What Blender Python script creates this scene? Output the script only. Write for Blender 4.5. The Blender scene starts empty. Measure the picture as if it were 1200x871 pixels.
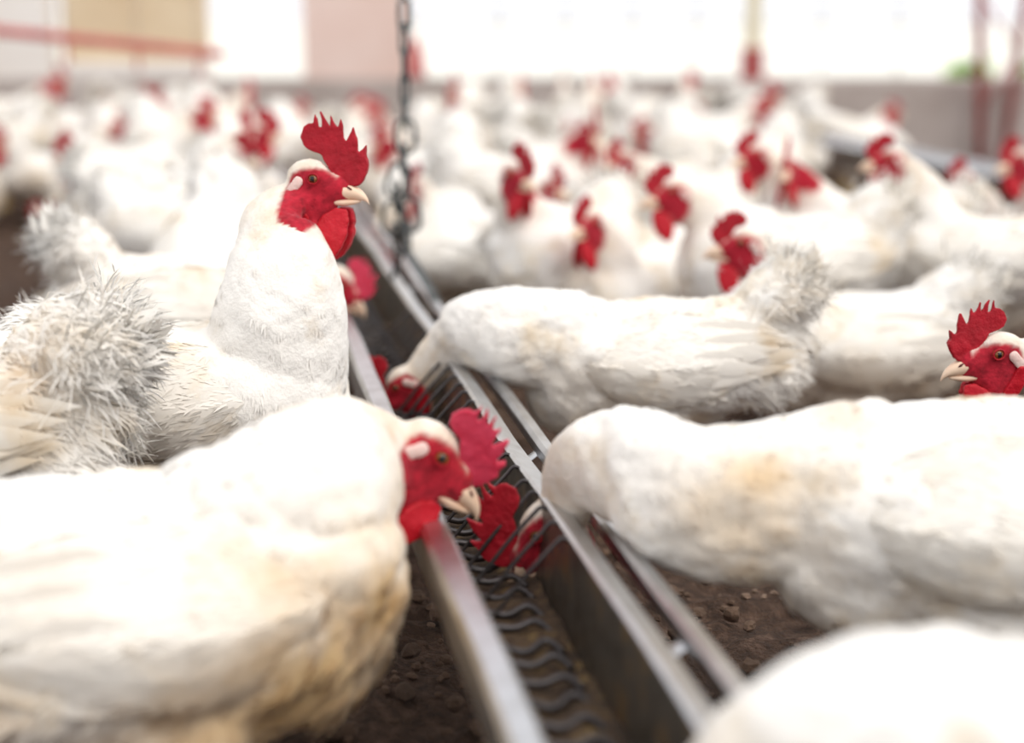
import bpy, bmesh, math, random
import numpy as np
from mathutils import Vector, Matrix

# ------------------------------------------------------------------ scene, camera, light
scene = bpy.context.scene
col = scene.collection
FPX = 1800.0                      # focal length in pixels of the 1200x871 frame
CAM_H, PITCH = 0.62, math.radians(13.0)
cam_d = bpy.data.cameras.new('camera')
cam = bpy.data.objects.new('camera', cam_d); col.objects.link(cam)
cam.location = (0, 0, CAM_H); cam.rotation_euler = (math.pi/2 - PITCH, 0, 0)
cam_d.sensor_width = 36.0; cam_d.lens = 36.0*FPX/1200.0
cam_d.clip_start = 0.05; cam_d.clip_end = 300
cam_d.dof.use_dof = True; cam_d.dof.focus_distance = 1.55; cam_d.dof.aperture_fstop = 1.85
scene.camera = cam

world = bpy.data.worlds.new('sky'); scene.world = world; world.use_nodes = True
wb = world.node_tree.nodes['Background']
wb.inputs[0].default_value = (0.97, 0.975, 1.0, 1); wb.inputs[1].default_value = 1.0
sun_d = bpy.data.lights.new('sun', 'SUN'); sun = bpy.data.objects.new('sun', sun_d); col.objects.link(sun)
sun_d.energy = 1.7; sun_d.angle = math.radians(45); sun_d.color = (1.0, 0.94, 0.86)
sun.rotation_euler = (math.radians(24), math.radians(30), 0)
scene.view_settings.view_transform = 'Standard'; scene.view_settings.look = 'None'
scene.view_settings.exposure = 0.18; scene.view_settings.gamma = 1.0
scene.view_settings.use_curve_mapping = False

CP, SP = math.cos(PITCH), math.sin(PITCH)
def at(px, py, d):
    """world point on the ray of a pixel at depth d along the view axis"""
    u = (px-600)/FPX; v = -(py-435.5)/FPX
    return np.array([d*u, d*(CP + v*SP), CAM_H + d*(-SP + v*CP)])
def at_z(px, py, z):
    v = -(py-435.5)/FPX
    return at(px, py, (z-CAM_H)/(-SP + v*CP))

rng = np.random.default_rng(7)
random.seed(7)

# ------------------------------------------------------------------ helpers
def unit(v):
    v = np.asarray(v, float); return v/np.maximum(np.linalg.norm(v, axis=-1, keepdims=True), 1e-9)

def hash3(i, j, k, seed=0):
    h = (i.astype(np.int64)*374761393 + j.astype(np.int64)*668265263 + k.astype(np.int64)*2147483647 + seed*974711) & 0xffffffff
    h = ((h ^ (h >> 13))*1274126177) & 0xffffffff
    h = h ^ (h >> 16)
    return (h & 0xffff)/65535.0

def vnoise(p, scale, seed=0):
    """smooth value noise, -1..1"""
    q = np.asarray(p)*scale; b = np.floor(q); f = q-b; f = f*f*(3-2*f)
    i, j, k = b[:, 0].astype(int), b[:, 1].astype(int), b[:, 2].astype(int)
    r = 0
    for dx in (0, 1):
        for dy in (0, 1):
            for dz in (0, 1):
                w = (f[:, 0] if dx else 1-f[:, 0])*(f[:, 1] if dy else 1-f[:, 1])*(f[:, 2] if dz else 1-f[:, 2])
                r = r + w*hash3(i+dx, j+dy, k+dz, seed)
    return r*2-1

def new_mesh(name, verts, faces, mats=(), smooth=True, midx=None):
    me = bpy.data.meshes.new(name)
    me.from_pydata([tuple(map(float, v)) for v in verts], [], [tuple(map(int, f)) for f in faces])
    for m in mats: me.materials.append(m)
    if midx is not None: me.polygons.foreach_set('material_index', np.asarray(midx, dtype=np.int32))
    if smooth: me.polygons.foreach_set('use_smooth', np.ones(len(me.polygons), dtype=bool))
    me.update(); return me

def obj(name, me, parent=None, matrix=None):
    o = bpy.data.objects.new(name, me); col.objects.link(o)
    if parent is not None: o.parent = parent
    if matrix is not None: o.matrix_local = matrix
    return o

def tag(o, label=None, cat=None, group=None, kind=None):
    if label: o['label'] = label
    if cat: o['category'] = cat
    if group: o['group'] = group
    if kind: o['kind'] = kind
    return o

class Geo:
    def __init__(s): s.v = []; s.f = []; s.n = 0
    def add(s, v, f):
        v = np.asarray(v, float); s.v.append(v); s.f += [tuple(int(i)+s.n for i in q) for q in f]; s.n += len(v); return s
    def verts(s): return np.concatenate(s.v)
    def mesh(s, name, mats=(), smooth=True): return new_mesh(name, s.verts(), s.f, mats, smooth)

def ring_faces(nr, n, cap=True):
    f = []
    for r in range(nr-1):
        for k in range(n):
            a, b = r*n+k, r*n+(k+1) % n
            f.append((a, b, b+n, a+n))
    if cap:
        f.append(tuple(range(n-1, -1, -1))); f.append(tuple((nr-1)*n+k for k in range(n)))
    return f

def catmull(P, m):
    """P: (n,k) control rows -> m samples"""
    P = np.asarray(P, float); n = len(P)
    Q = np.vstack([2*P[0]-P[1], P, 2*P[-1]-P[-2]])
    t = np.linspace(0, n-1, m); i = np.minimum(t.astype(int), n-2); u = (t-i)[:, None]
    p0, p1, p2, p3 = Q[i], Q[i+1], Q[i+2], Q[i+3]
    return 0.5*(2*p1 + (p2-p0)*u + (2*p0-5*p1+4*p2-p3)*u**2 + (-p0+3*p1-3*p2+p3)*u**3)

def sweep(path, hw, hu, hd, n=20, up0=(0, 0, 1)):
    """tube along path with half width, half height above / below; frames transported"""
    path = np.asarray(path, float); m = len(path)
    T = unit(np.gradient(path, axis=0)); up = np.asarray(up0, float)
    a = np.linspace(0, 2*math.pi, n, endpoint=False); c, s = np.cos(a), np.sin(a)
    V = []
    for i in range(m):
        up = unit(up - T[i]*np.dot(up, T[i])); side = np.cross(up, T[i])
        h = np.where(s >= 0, hu[i], hd[i])*s
        V.append(path[i] + np.outer(c*hw[i], side) + np.outer(h, up))
    return np.concatenate(V), ring_faces(m, n)

def tube(path, r, n=8):
    r = np.full(len(path), r) if np.isscalar(r) else np.asarray(r)
    T = unit(np.gradient(np.asarray(path, float), axis=0))
    up = (0, 0, 1) if abs(T[0][2]) < 0.9 else (1, 0, 0)
    return sweep(path, r, r, r, n, up)

def ellipsoid(c, r, M=None, nu=16, nv=10):
    v = [(0, 0, 1)]
    for j in range(1, nv):
        ph = math.pi*j/nv
        for k in range(nu):
            th = 2*math.pi*k/nu; v.append((math.sin(ph)*math.cos(th), math.sin(ph)*math.sin(th), math.cos(ph)))
    v.append((0, 0, -1)); v = np.array(v)*np.asarray(r)
    if M is not None: v = v@np.asarray(M).T
    f = [(0, 1+k, 1+(k+1) % nu) for k in range(nu)]
    for j in range(nv-2):
        for k in range(nu):
            a, b = 1+j*nu+k, 1+j*nu+(k+1) % nu; f.append((a, a+nu, b+nu, b))
    e = len(v)-1; o = 1+(nv-2)*nu
    f += [(e, o+(k+1) % nu, o+k) for k in range(nu)]
    return v+np.asarray(c), f

def box(x0, x1, y0, y1, z0, z1):
    v = [(x, y, z) for z in (z0, z1) for y in (y0, y1) for x in (x0, x1)]
    return v, [(0, 2, 3, 1), (4, 5, 7, 6), (0, 1, 5, 4), (2, 6, 7, 3), (0, 4, 6, 2), (1, 3, 7, 5)]

def remesh(geo, voxel, smooth_it, name):
    """union of overlapping shells into one continuous skin"""
    me = geo.mesh(name+'_raw'); o = bpy.data.objects.new(name+'_raw', me); col.objects.link(o)
    m = o.modifiers.new('r', 'REMESH'); m.mode = 'VOXEL'; m.voxel_size = voxel
    if smooth_it:
        s = o.modifiers.new('s', 'SMOOTH'); s.factor = 0.5; s.iterations = smooth_it
    dg = bpy.context.evaluated_depsgraph_get()
    out = bpy.data.meshes.new_from_object(o.evaluated_get(dg), depsgraph=dg)
    bpy.data.objects.remove(o); bpy.data.meshes.remove(me)
    out.name = name
    return out

def get_v(me):
    a = np.empty(len(me.vertices)*3); me.vertices.foreach_get('co', a); return a.reshape(-1, 3)
def set_v(me, v):
    me.vertices.foreach_set('co', np.ascontiguousarray(v, dtype=np.float32).ravel()); me.update()
def get_n(me):
    a = np.empty(len(me.vertices)*3); me.vertices.foreach_get('normal', a); return a.reshape(-1, 3)
def smooth_shade(me): me.polygons.foreach_set('use_smooth', np.ones(len(me.polygons), dtype=bool)); me.update()
def sstep(a, b, x):
    t = np.clip((x-a)/(b-a), 0, 1); return t*t*(3-2*t)

# ------------------------------------------------------------------ materials
def mat(name):
    m = bpy.data.materials.new(name); m.use_nodes = True
    nt = m.node_tree; return m, nt, nt.nodes['Principled BSDF']
def nd(nt, kind, **kw):
    n = nt.nodes.new(kind)
    for k, v in kw.items():
        if k in n.inputs: n.inputs[k].default_value = v
        else: setattr(n, k, v)
    return n
def noise_ramp(nt, stops, scale, detail=4, coord='Object', rough=0.6, dist=0.0):
    tc = nd(nt, 'ShaderNodeTexCoord'); nz = nd(nt, 'ShaderNodeTexNoise', Scale=scale, Detail=detail, Roughness=rough, Distortion=dist)
    nt.links.new(tc.outputs[coord], nz.inputs['Vector'])
    rp = nd(nt, 'ShaderNodeValToRGB'); e = rp.color_ramp.elements
    while len(e) < len(stops): e.new(0.5)
    for q, (p, c) in zip(e, stops): q.position = p; q.color = (*c, 1)
    nt.links.new(nz.outputs['Fac'], rp.inputs['Fac'])
    return tc, nz, rp
def bump(nt, b, src, strength, dist):
    bn = nd(nt, 'ShaderNodeBump', Strength=strength, Distance=dist)
    nt.links.new(src, bn.inputs['Height']); nt.links.new(bn.outputs['Normal'], b.inputs['Normal'])

def feather_mat(name, body):
    """white plumage with yellowish stains; bare red skin and yellow shanks come from the body's own colour layer"""
    m, nt, b = mat(name)
    tc, nz, rp = noise_ramp(nt, [(0.0, (0.60, 0.42, 0.22)), (0.33, (0.80, 0.70, 0.56)), (0.47, (0.88, 0.852, 0.805)), (1.0, (0.905, 0.89, 0.865))], 9.0, 5)
    out = rp.outputs['Color']
    at_ = nd(nt, 'ShaderNodeAttribute', attribute_name='tone')
    mx = nd(nt, 'ShaderNodeMixRGB', blend_type='MULTIPLY', Fac=1.0)
    nt.links.new(out, mx.inputs['Color1']); nt.links.new(at_.outputs['Color'], mx.inputs['Color2'])
    out = mx.outputs['Color']
    nt.links.new(out, b.inputs['Base Color'])
    b.inputs['Roughness'].default_value = 0.75; b.inputs['Specular IOR Level'].default_value = 0.15
    b.inputs['Sheen Weight'].default_value = 0.15
    b.inputs['Subsurface Weight'].default_value = 0.0
    if body:
        n2 = nd(nt, 'ShaderNodeTexNoise', Scale=220.0, Detail=3.0); nt.links.new(tc.outputs['Object'], n2.inputs['Vector'])
        bump(nt, b, n2.outputs['Fac'], 0.35, 0.004)
    return m
M_BODY = feather_mat('plumage_body', True)
M_COAT = feather_mat('plumage_strands', False)
_nt = M_COAT.node_tree; _b = _nt.nodes['Principled BSDF']; _o = _nt.nodes['Material Output']
_tl = nd(_nt, 'ShaderNodeBsdfTranslucent'); _mx = nd(_nt, 'ShaderNodeMixShader', Fac=0.06)
_nt.links.new(_b.inputs['Base Color'].links[0].from_socket, _tl.inputs['Color'])
_nt.links.new(_b.outputs[0], _mx.inputs[1]); _nt.links.new(_tl.outputs[0], _mx.inputs[2]); _nt.links.new(_mx.outputs[0], _o.inputs['Surface'])

def flesh(name, c0, c1, rough=0.55):
    m, nt, b = mat(name)
    tc, nz, rp = noise_ramp(nt, [(0.3, c0), (0.7, c1)], 60.0, 4)
    nt.links.new(rp.outputs['Color'], b.inputs['Base Color'])
    b.inputs['Roughness'].default_value = rough
    b.inputs['Specular IOR Level'].default_value = 0.3
    b.inputs['Subsurface Weight'].default_value = 0.12; b.inputs['Subsurface Radius'].default_value = (0.008, 0.002, 0.002)
    n2 = nd(nt, 'ShaderNodeTexNoise', Scale=420.0, Detail=2.0); nt.links.new(tc.outputs['Object'], n2.inputs['Vector'])
    bump(nt, b, n2.outputs['Fac'], 0.5, 0.0016)
    return m
M_COMB = flesh('comb_red', (0.30, 0.004, 0.012), (0.44, 0.008, 0.022))
M_COMB_PINK = flesh('comb_pink', (0.50, 0.018, 0.05), (0.64, 0.06, 0.115))
M_WATTLE = flesh('wattle_red', (0.42, 0.004, 0.012), (0.54, 0.008, 0.024), 0.5)
M_LOBE = flesh('earlobe_pale', (0.72, 0.48, 0.44), (0.84, 0.68, 0.62), 0.5)

def simple(name, c, rough=0.5, metal=0.0, spec=0.5):
    m, nt, b = mat(name); b.inputs['Base Color'].default_value = (*c, 1)
    b.inputs['Roughness'].default_value = rough; b.inputs['Metallic'].default_value = metal
    b.inputs['Specular IOR Level'].default_value = spec
    return m
def noisy(name, stops, scale, rough=0.8, bscale=None, bstr=0.3, bdist=0.01, metal=0.0, detail=5):
    m, nt, b = mat(name); tc, nz, rp = noise_ramp(nt, stops, scale, detail)
    nt.links.new(rp.outputs['Color'], b.inputs['Base Color']); b.inputs['Roughness'].default_value = rough
    b.inputs['Metallic'].default_value = metal
    if bscale:
        n2 = nd(nt, 'ShaderNodeTexNoise', Scale=bscale, Detail=5.0); nt.links.new(tc.outputs['Object'], n2.inputs['Vector'])
        bump(nt, b, n2.outputs['Fac'], bstr, bdist)
    return m
M_BEAK = noisy('beak_horn', [(0.3, (0.78, 0.52, 0.36)), (0.7, (0.86, 0.66, 0.50))], 40, 0.38)
M_IRIS = noisy('iris', [(0.3, (0.20, 0.06, 0.015)), (0.7, (0.30, 0.11, 0.03))], 300, 0.12)
M_PUPIL = simple('pupil', (0.004, 0.004, 0.004), 0.05)
M_DARK = simple('nostril_dark', (0.10, 0.015, 0.015), 0.6)
M_STEEL = noisy('galvanised_steel', [(0.25, (0.50, 0.50, 0.50)), (0.6, (0.66, 0.67, 0.69))], 30, 0.33, 60, 0.12, 0.003, 1.0)
M_STEEL_DIRTY = noisy('steel_feed_stained', [(0.30, (0.10, 0.085, 0.07)), (0.52, (0.20, 0.18, 0.155)), (0.66, (0.34, 0.22, 0.11)), (0.8, (0.40, 0.36, 0.30))], 26, 0.38, 70, 0.25, 0.004, 0.75)
M_WIRE = noisy('guard_wire', [(0.3, (0.035, 0.032, 0.035)), (0.7, (0.10, 0.09, 0.09))], 50, 0.42, metal=0.7)
M_CHAIN = noisy('chain_iron', [(0.3, (0.05, 0.055, 0.055)), (0.7, (0.16, 0.17, 0.17))], 80, 0.45, metal=0.8)
M_FEED = noisy('feed_mash', [(0.3, (0.03, 0.018, 0.011)), (0.55, (0.075, 0.045, 0.024)), (0.78, (0.26, 0.17, 0.06))], 60, 0.9, 160, 0.7, 0.006)
M_LITTER = noisy('litter_brown', [(0.25, (0.030, 0.016, 0.010)), (0.5, (0.080, 0.043, 0.026)), (0.75, (0.17, 0.10, 0.068))], 55, 0.95, 190, 1.0, 0.012)
M_CLOD = noisy('litter_clods', [(0.3, (0.055, 0.032, 0.02)), (0.6, (0.14, 0.085, 0.055)), (0.8, (0.30, 0.23, 0.18))], 9, 0.95, 150, 0.6, 0.006)
M_CONCRETE = noisy('dwarf_wall_concrete', [(0.3, (0.36, 0.30, 0.27)), (0.6, (0.50, 0.44, 0.41)), (0.8, (0.62, 0.57, 0.55))], 2.2, 0.9, 30, 0.3, 0.01)
M_TAN = noisy('board_tan', [(0.3, (0.66, 0.50, 0.32)), (0.7, (0.78, 0.64, 0.45))], 3, 0.8)
M_PINK = noisy('plaster_pink', [(0.3, (0.74, 0.54, 0.47)), (0.7, (0.82, 0.66, 0.60))], 2, 0.85)
M_CREAM = noisy('plaster_cream', [(0.3, (0.80, 0.74, 0.68)), (0.7, (0.86, 0.82, 0.78))], 2, 0.85)
M_REDPAINT = noisy('red_oxide_paint', [(0.3, (0.36, 0.06, 0.06)), (0.7, (0.50, 0.12, 0.11))], 20, 0.6)
M_POST = noisy('post_yellowish', [(0.3, (0.70, 0.62, 0.42)), (0.7, (0.80, 0.74, 0.56))], 8, 0.7)
M_WIREPALE = simple('netting_wire', (0.55, 0.53, 0.52), 0.5, 0.5)
M_LEAF = noisy('leaf_green', [(0.3, (0.20, 0.42, 0.06)), (0.7, (0.42, 0.62, 0.14))], 8, 0.6)
M_GRASS = noisy('yard_ground', [(0.3, (0.80, 0.79, 0.70)), (0.7, (0.86, 0.85, 0.80))], 0.6, 0.95)

# ------------------------------------------------------------------ setting: floor, dwarf wall, openings
WALL_Y = 7.3
FLOOR = obj('floor', new_mesh('floor', [(-9, -2.5, -0.012), (9, -2.5, -0.012), (9, WALL_Y+.1, -0.012), (-9, WALL_Y+.1, -0.012)], [(0, 1, 2, 3)], [M_LITTER]))
tag(FLOOR, kind='structure')
# deep litter layer as relief, where the photograph looks down on it
nx, ny = 230, 300
X, Y = np.meshgrid(np.linspace(-1.7, 1.7, nx), np.linspace(0.55, 5.0, ny))
P = np.stack([X.ravel(), Y.ravel(), np.zeros(nx*ny)], 1)
h = 0.010*vnoise(P, 9, 1)+0.009*vnoise(P, 26, 2)+0.010*np.maximum(vnoise(P, 55, 3), -0.3)
edge = np.minimum.reduce([P[:, 0]+1.7, 1.7-P[:, 0], P[:, 1]-0.55, 5.0-P[:, 1]])
P[:, 2] = -0.004+h*np.clip(edge/0.1, 0, 1)-0.012*(edge < 0.02)
idx = np.arange(nx*ny).reshape(ny, nx)
F = np.stack([idx[:-1, :-1], idx[:-1, 1:], idx[1:, 1:], idx[1:, :-1]], -1).reshape(-1, 4)
lit = obj('litter_layer', new_mesh('litter_layer', P, F, [M_LITTER]))
tag(lit, 'dark brown crumbly litter spread over the barn floor', 'litter', kind='stuff')
# loose clods
g = Geo()
for i in range(5200):
    x, y = rng.uniform(-1.3, 1.3), 0.75+2.2*rng.random()**1.4
    r = 0.0035+0.008*rng.random()**4.0
    v, f = ellipsoid((0, 0, 0), (r*rng.uniform(.8, 1.7), r, r*.75), nu=6, nv=4)
    v = v*(1+0.25*rng.standard_normal(v.shape)*0.6); a = rng.uniform(0, 6.28)
    v = np.stack([v[:, 0]*math.cos(a)-v[:, 1]*math.sin(a), v[:, 0]*math.sin(a)+v[:, 1]*math.cos(a), v[:, 2]], 1)
    g.add(v+np.array([x, y, r*.45+0.004]), f)
clods = obj('litter_clods', g.mesh('litter_clods', [M_CLOD], smooth=False))
tag(clods, 'loose clods and wood shavings scattered over brown litter', 'litter', kind='stuff')

def struct(name, geo, m, smooth=False):
    return tag(obj(name, geo.mesh(name, [m], smooth)), kind='structure')
g = Geo(); g.add(*box(-9, 9, WALL_Y, WALL_Y+0.18, -0.012, 0.34)); struct('wall_back', g, M_CONCRETE)
def px_x(px, Yv): return (px-600)/FPX*(Yv*CP+SP*0.3)
g = Geo(); g.add(*box(px_x(868, 6.6), 9, 6.55, 6.72, -0.012, 0.355)); struct('wall_right', g, M_CONCRETE)
g = Geo(); g.add(*box(px_x(75, WALL_Y), px_x(242, WALL_Y), WALL_Y+.03, WALL_Y+.13, 0.42, 2.6)); struct('wall_back_tan_board', g, M_TAN)
g = Geo(); g.add(*box(px_x(75, WALL_Y), px_x(242, WALL_Y), WALL_Y+.0, WALL_Y+.16, 0.34, 0.42)); struct('trim_1', g, M_CREAM)
g = Geo(); g.add(*box(px_x(356, WALL_Y), px_x(478, WALL_Y), WALL_Y+.01, WALL_Y+.16, 0.34, 2.6)); struct('wall_back_pink_pier', g, M_PINK)
g = Geo(); g.add(*box(-9, px_x(60, WALL_Y), WALL_Y+.01, WALL_Y+.16, 0.34, 2.6)); struct('wall_left', g, M_CREAM)
yard = obj('yard_ground', new_mesh('yard_ground', [(-60, WALL_Y+.1, -0.05), (60, WALL_Y+.1, -0.05), (60, 120, -0.05), (-60, 120, -0.05)], [(0, 1, 2, 3)], [M_GRASS]))
tag(yard, kind='structure')

# ------------------------------------------------------------------ feed trough
A = at_z(781, 802, 0.20); B = at_z(455, 323, 0.20)
AX = unit(B-A); AX[2] = 0; AX = unit(AX); SD = np.array([AX[1], -AX[0], 0.0])          # SD: to the right across the trough
LA = at_z(650, 871, 0.20); LB = at_z(420, 400, 0.20)
W = -0.5*(np.dot(LA-A, SD)+np.dot(LB-A, SD))
T0, T1 = -0.55, 3.6
def tr(t, s, z): return np.array([A[0], A[1], 0.0])+AX*t+SD*s+np.array([0, 0, z])
def t_of(y): return (y-A[1])/AX[1]
trough = bpy.data.objects.new('feed_trough', None); col.objects.link(trough)
tag(trough, 'long galvanised steel feed trough hung from a chain between the hens', 'trough')
def sheet(name, prof, t0, t1, m, thick=0.0016, nseg=40, parent=trough, wob=0.0015):
    """folded sheet metal: a profile of (across, height) run along the trough, with thickness"""
    prof = np.array(prof, float); n = len(prof)
    d = unit(np.gradient(prof, axis=0)); nn = np.stack([-d[:, 1], d[:, 0]], 1)
    loop = np.vstack([prof+nn*thick/2, (prof-nn*thick/2)[::-1]]); k = len(loop)
    V = []
    for i, t in enumerate(np.linspace(t0, t1, nseg)):
        w = wob*math.sin(t*7.3)+wob*.6*math.sin(t*17+1)
        V += [tr(t, s+w, z) for s, z in loop]
    me = new_mesh(name, V, ring_faces(nseg, k), [m], smooth=False)
    return obj(name, me, parent)
sheet('trough_lip', [(-W-.021, .158), (-W-.022, .194), (-W-.019, .199), (-W-.003, .2005), (-W, .198)], T0, T1, M_STEEL)
sheet('trough_side', [(-W, .198), (-W+.006, .15), (-W+.012, .112)], T0, T1, M_STEEL_DIRTY)
sheet('trough_base', [(-W+.012, .112), (-W+.022, .106), (-.016, .106), (-.007, .112)], T0, T1, M_STEEL_DIRTY)
sheet('trough_side', [(-.007, .112), (-.002, .16), (0, .2)], T0, T1, M_STEEL_DIRTY)
sheet('trough_lip', [(0, .2), (.003, .202), (.021, .194), (.023, .188), (.023, .176)], T0, T1, M_STEEL)
rail = sheet('side_rail', [(.048, .172), (.047, .184), (.050, .188), (.060, .186), (.062, .182), (.062, .168)], T0, T1, M_STEEL)
for t in np.arange(-0.4, 3.5, 0.52):
    g = Geo(); pts = [tr(t, .022, .178), tr(t, .034, .165), tr(t, .049, .174)]
    g.add(*sweep(catmull(pts, 8), np.full(8, .010), np.full(8, .0012), np.full(8, .0012), 8)); obj('rail_bracket', g.mesh('rail_bracket', [M_STEEL]), trough)
# feed lying in the trough
n1, n2 = 420, 16
V = []
for t in np.linspace(T0, T1, n1):
    for s in np.linspace(-W+.012, -.006, n2): V.append((t, s))
V = np.array(V); P3 = np.stack([V[:, 0], V[:, 1], np.zeros(len(V))], 1)
hz = .122+.005*vnoise(P3, 18, 5)+.004*vnoise(P3, 55, 6)+.003*vnoise(P3, 130, 7)+.006*np.clip((V[:, 1]+.03)/.025, 0, 1)
P3 = np.array([tr(t, s, z) for (t, s), z in zip(V, hz)])
idx = np.arange(n1*n2).reshape(n1, n2); F = np.stack([idx[:-1, :-1], idx[:-1, 1:], idx[1:, 1:], idx[1:, :-1]], -1).reshape(-1, 4)
feed = obj('feed_mash', new_mesh('feed_mash', P3, F, [M_FEED]))
tag(feed, 'dark brown feed mash lying along the bottom of the trough', 'feed', kind='stuff')
# spiral strands across the feed, and the guard bars that rise to the far rim
PITCHB = 0.036
def bar_mesh(name, pts, r, n=7, m=14):
    g = Geo(); g.add(*tube(catmull(pts, m), r, n)); return g.mesh(name, [M_WIRE])
o0 = tr(0, 0, 0)
strand = [bar_mesh('auger_strand', [tr(0.012*w, -W+.012, .127)-o0, tr(.004, -W*.72, .131)-o0, tr(-.006*w, -W*.5, .128)-o0, tr(.006, -W*.3, .132)-o0, tr(-.008, -.016, .126)-o0], 0.0032, 6) for w in (1, -.6, .3)]
k = 0
for t in np.arange(-0.3, 2.3, PITCHB):
    obj('auger_strand', strand[k % 3], trough, Matrix.Translation(Vector(tr(t+rng.normal(0, .002), 0, 0)-np.array([A[0], A[1], 0])+np.array([A[0], A[1], 0])))); k += 1
guard = [bar_mesh('guard_bar', [tr(.0, -W*.82, .124)-o0, tr(.0, -W*.62, .142)-o0, tr(.0, -W*.36, .172)-o0, tr(.0, -W*.14, .194)-o0, tr(.0, -.005, .201+.001*q)-o0, tr(.0, .002, .198)-o0], 0.0019, 6, 18) for q in (0, 1)]
for i, t in enumerate(np.arange(t_of(1.20), t_of(2.22), 0.043)):
    obj('guard_bar', guard[i % 2], trough, Matrix.Translation(Vector(tr(t+rng.normal(0, .002), 0, 0))))
# hanger strap and chain
HX = at(472, 293, 2.50)
tH = np.dot(HX-A, AX)
apex = tr(tH, .022, .252)
g = Geo()
for e in (tr(tH+.02, .002, .198), tr(tH-.13, .056, .185)):
    pts = [e, 0.75*e+0.25*apex+np.array([0, 0, .004]), 0.3*e+0.7*apex+np.array([0, 0, .004]), apex]
    g.add(*sweep(catmull(pts, 10), np.full(10, .008), np.full(10, .0016), np.full(10, .0016), 8))
obj('hanger_strap', g.mesh('hanger_strap', [M_CHAIN]), trough)

chain = bpy.data.objects.new('hanging_chain', None); col.objects.link(chain)
chain.location = apex; tag(chain, 'thin iron link chain with wire holding up the feed trough', 'chain')
def link_mesh(name, L, Wd, r):
    a = np.linspace(0, 2*math.pi, 20, endpoint=False); hl = L/2-Wd/2
    ring = np.stack([np.cos(a)*Wd/2, np.zeros(20), np.sin(a)*Wd/2+np.sign(np.sin(a))*hl*(np.abs(np.sin(a)) > 1e-6)], 1)
    V = []; nn = 7
    Tn = unit(np.roll(ring, -1, 0)-np.roll(ring, 1, 0)); up = np.array([0, 1, 0])
    for p, t in zip(ring, Tn):
        sd = np.cross(up, t)
        for q in range(nn):
            b = 2*math.pi*q/nn; V.append(p+sd*r*math.cos(b)+up*r*math.sin(b))
    f = [((i*nn+q), (i*nn+(q+1) % nn), ((i+1) % 20)*nn+(q+1) % nn, ((i+1) % 20)*nn+q) for i in range(20) for q in range(nn)]
    return new_mesh(name, V, f, [M_CHAIN])
LK = link_mesh('link', 0.054, 0.032, 0.0036); LKs = link_mesh('link', 0.048, 0.018, 0.0034)
zc = 0.0
def place_link(me, dx, z, rz, tilt=0): obj('link', me, chain, Matrix.Translation(Vector((dx, 0, z))) @ Matrix.Rotation(rz, 4, 'Z') @ Matrix.Rotation(tilt, 4, 'Y'))
place_link(LKs, .004, .020, 1.2); place_link(LKs, -.012, .018, .9, -.2)
place_link(LK, -.018, .052, .25, .15); place_link(LK, .010, .056, -.2, -.1)
place_link(LKs, -.012, .086, 1.3); place_link(LK, -.010, .112, .3, .35)
place_link(LKs, .004, .104, 1.4)
place_link(LKs, .000, .146, 1.3, .1); place_link(LK, .004, .182, .1)
z = .216
for i in range(4):
    place_link(LKs, .004, z, 1.45 if i % 2 == 0 else 1.0); z += .039
place_link(LKs, .005, z, .5); z += .02
g = Geo(); g.add(*tube(np.array([(.005, 0, z), (.006, .002, z+.4), (.002, 0, z+2.0)]), .0035, 6)); obj('hanging_wire', g.mesh('hanging_wire', [M_CHAIN]), chain)

# ------------------------------------------------------------------ hens
def zc2(x, y): return ((x-240)*0.0002, (408-y)*0.0002)          # metres from the eye, read off a close-up
COMB_A = [zc2(*p) for p in [(470, 445), (490, 425), (512, 380), (526, 330), (522, 305), (505, 298), (511, 226), (490, 245), (466, 268), (463, 200), (441, 128), (426, 165), (402, 216), (388, 190), (383, 130), (372, 84), (362, 120), (357, 150), (338, 120), (314, 66), (318, 110), (320, 160), (298, 120), (278, 75), (254, 46), (268, 100), (270, 140), (248, 138), (240, 95), (228, 68), (222, 120), (196, 116), (165, 140), (148, 195), (168, 240), (205, 266), (262, 285), (290, 330), (330, 392), (365, 425), (400, 450)]]
COMB_B = [(x*0.86, z*0.80+0.001*math.sin(7*i)) for i, (x, z) in enumerate(COMB_A)]
WATTLE_O = [zc2(*p) for p in [(330, 560), (270, 600), (228, 670), (226, 725), (252, 790), (288, 832), (325, 812), (368, 748), (392, 680), (398, 620), (385, 565)]]
FLAP_O = [zc2(*p) for p in [(100, 480), (88, 520), (105, 590), (140, 650), (180, 678), (215, 668), (212, 620), (180, 570), (150, 510), (128, 480)]]
FACE = np.array([zc2(*p) for p in [(118, 385), (180, 360), (250, 352), (320, 372), (380, 415), (440, 440), (470, 480), (450, 560), (370, 580), (300, 620), (240, 680), (190, 690), (140, 655), (92, 570), (84, 480), (100, 420)]])

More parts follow.
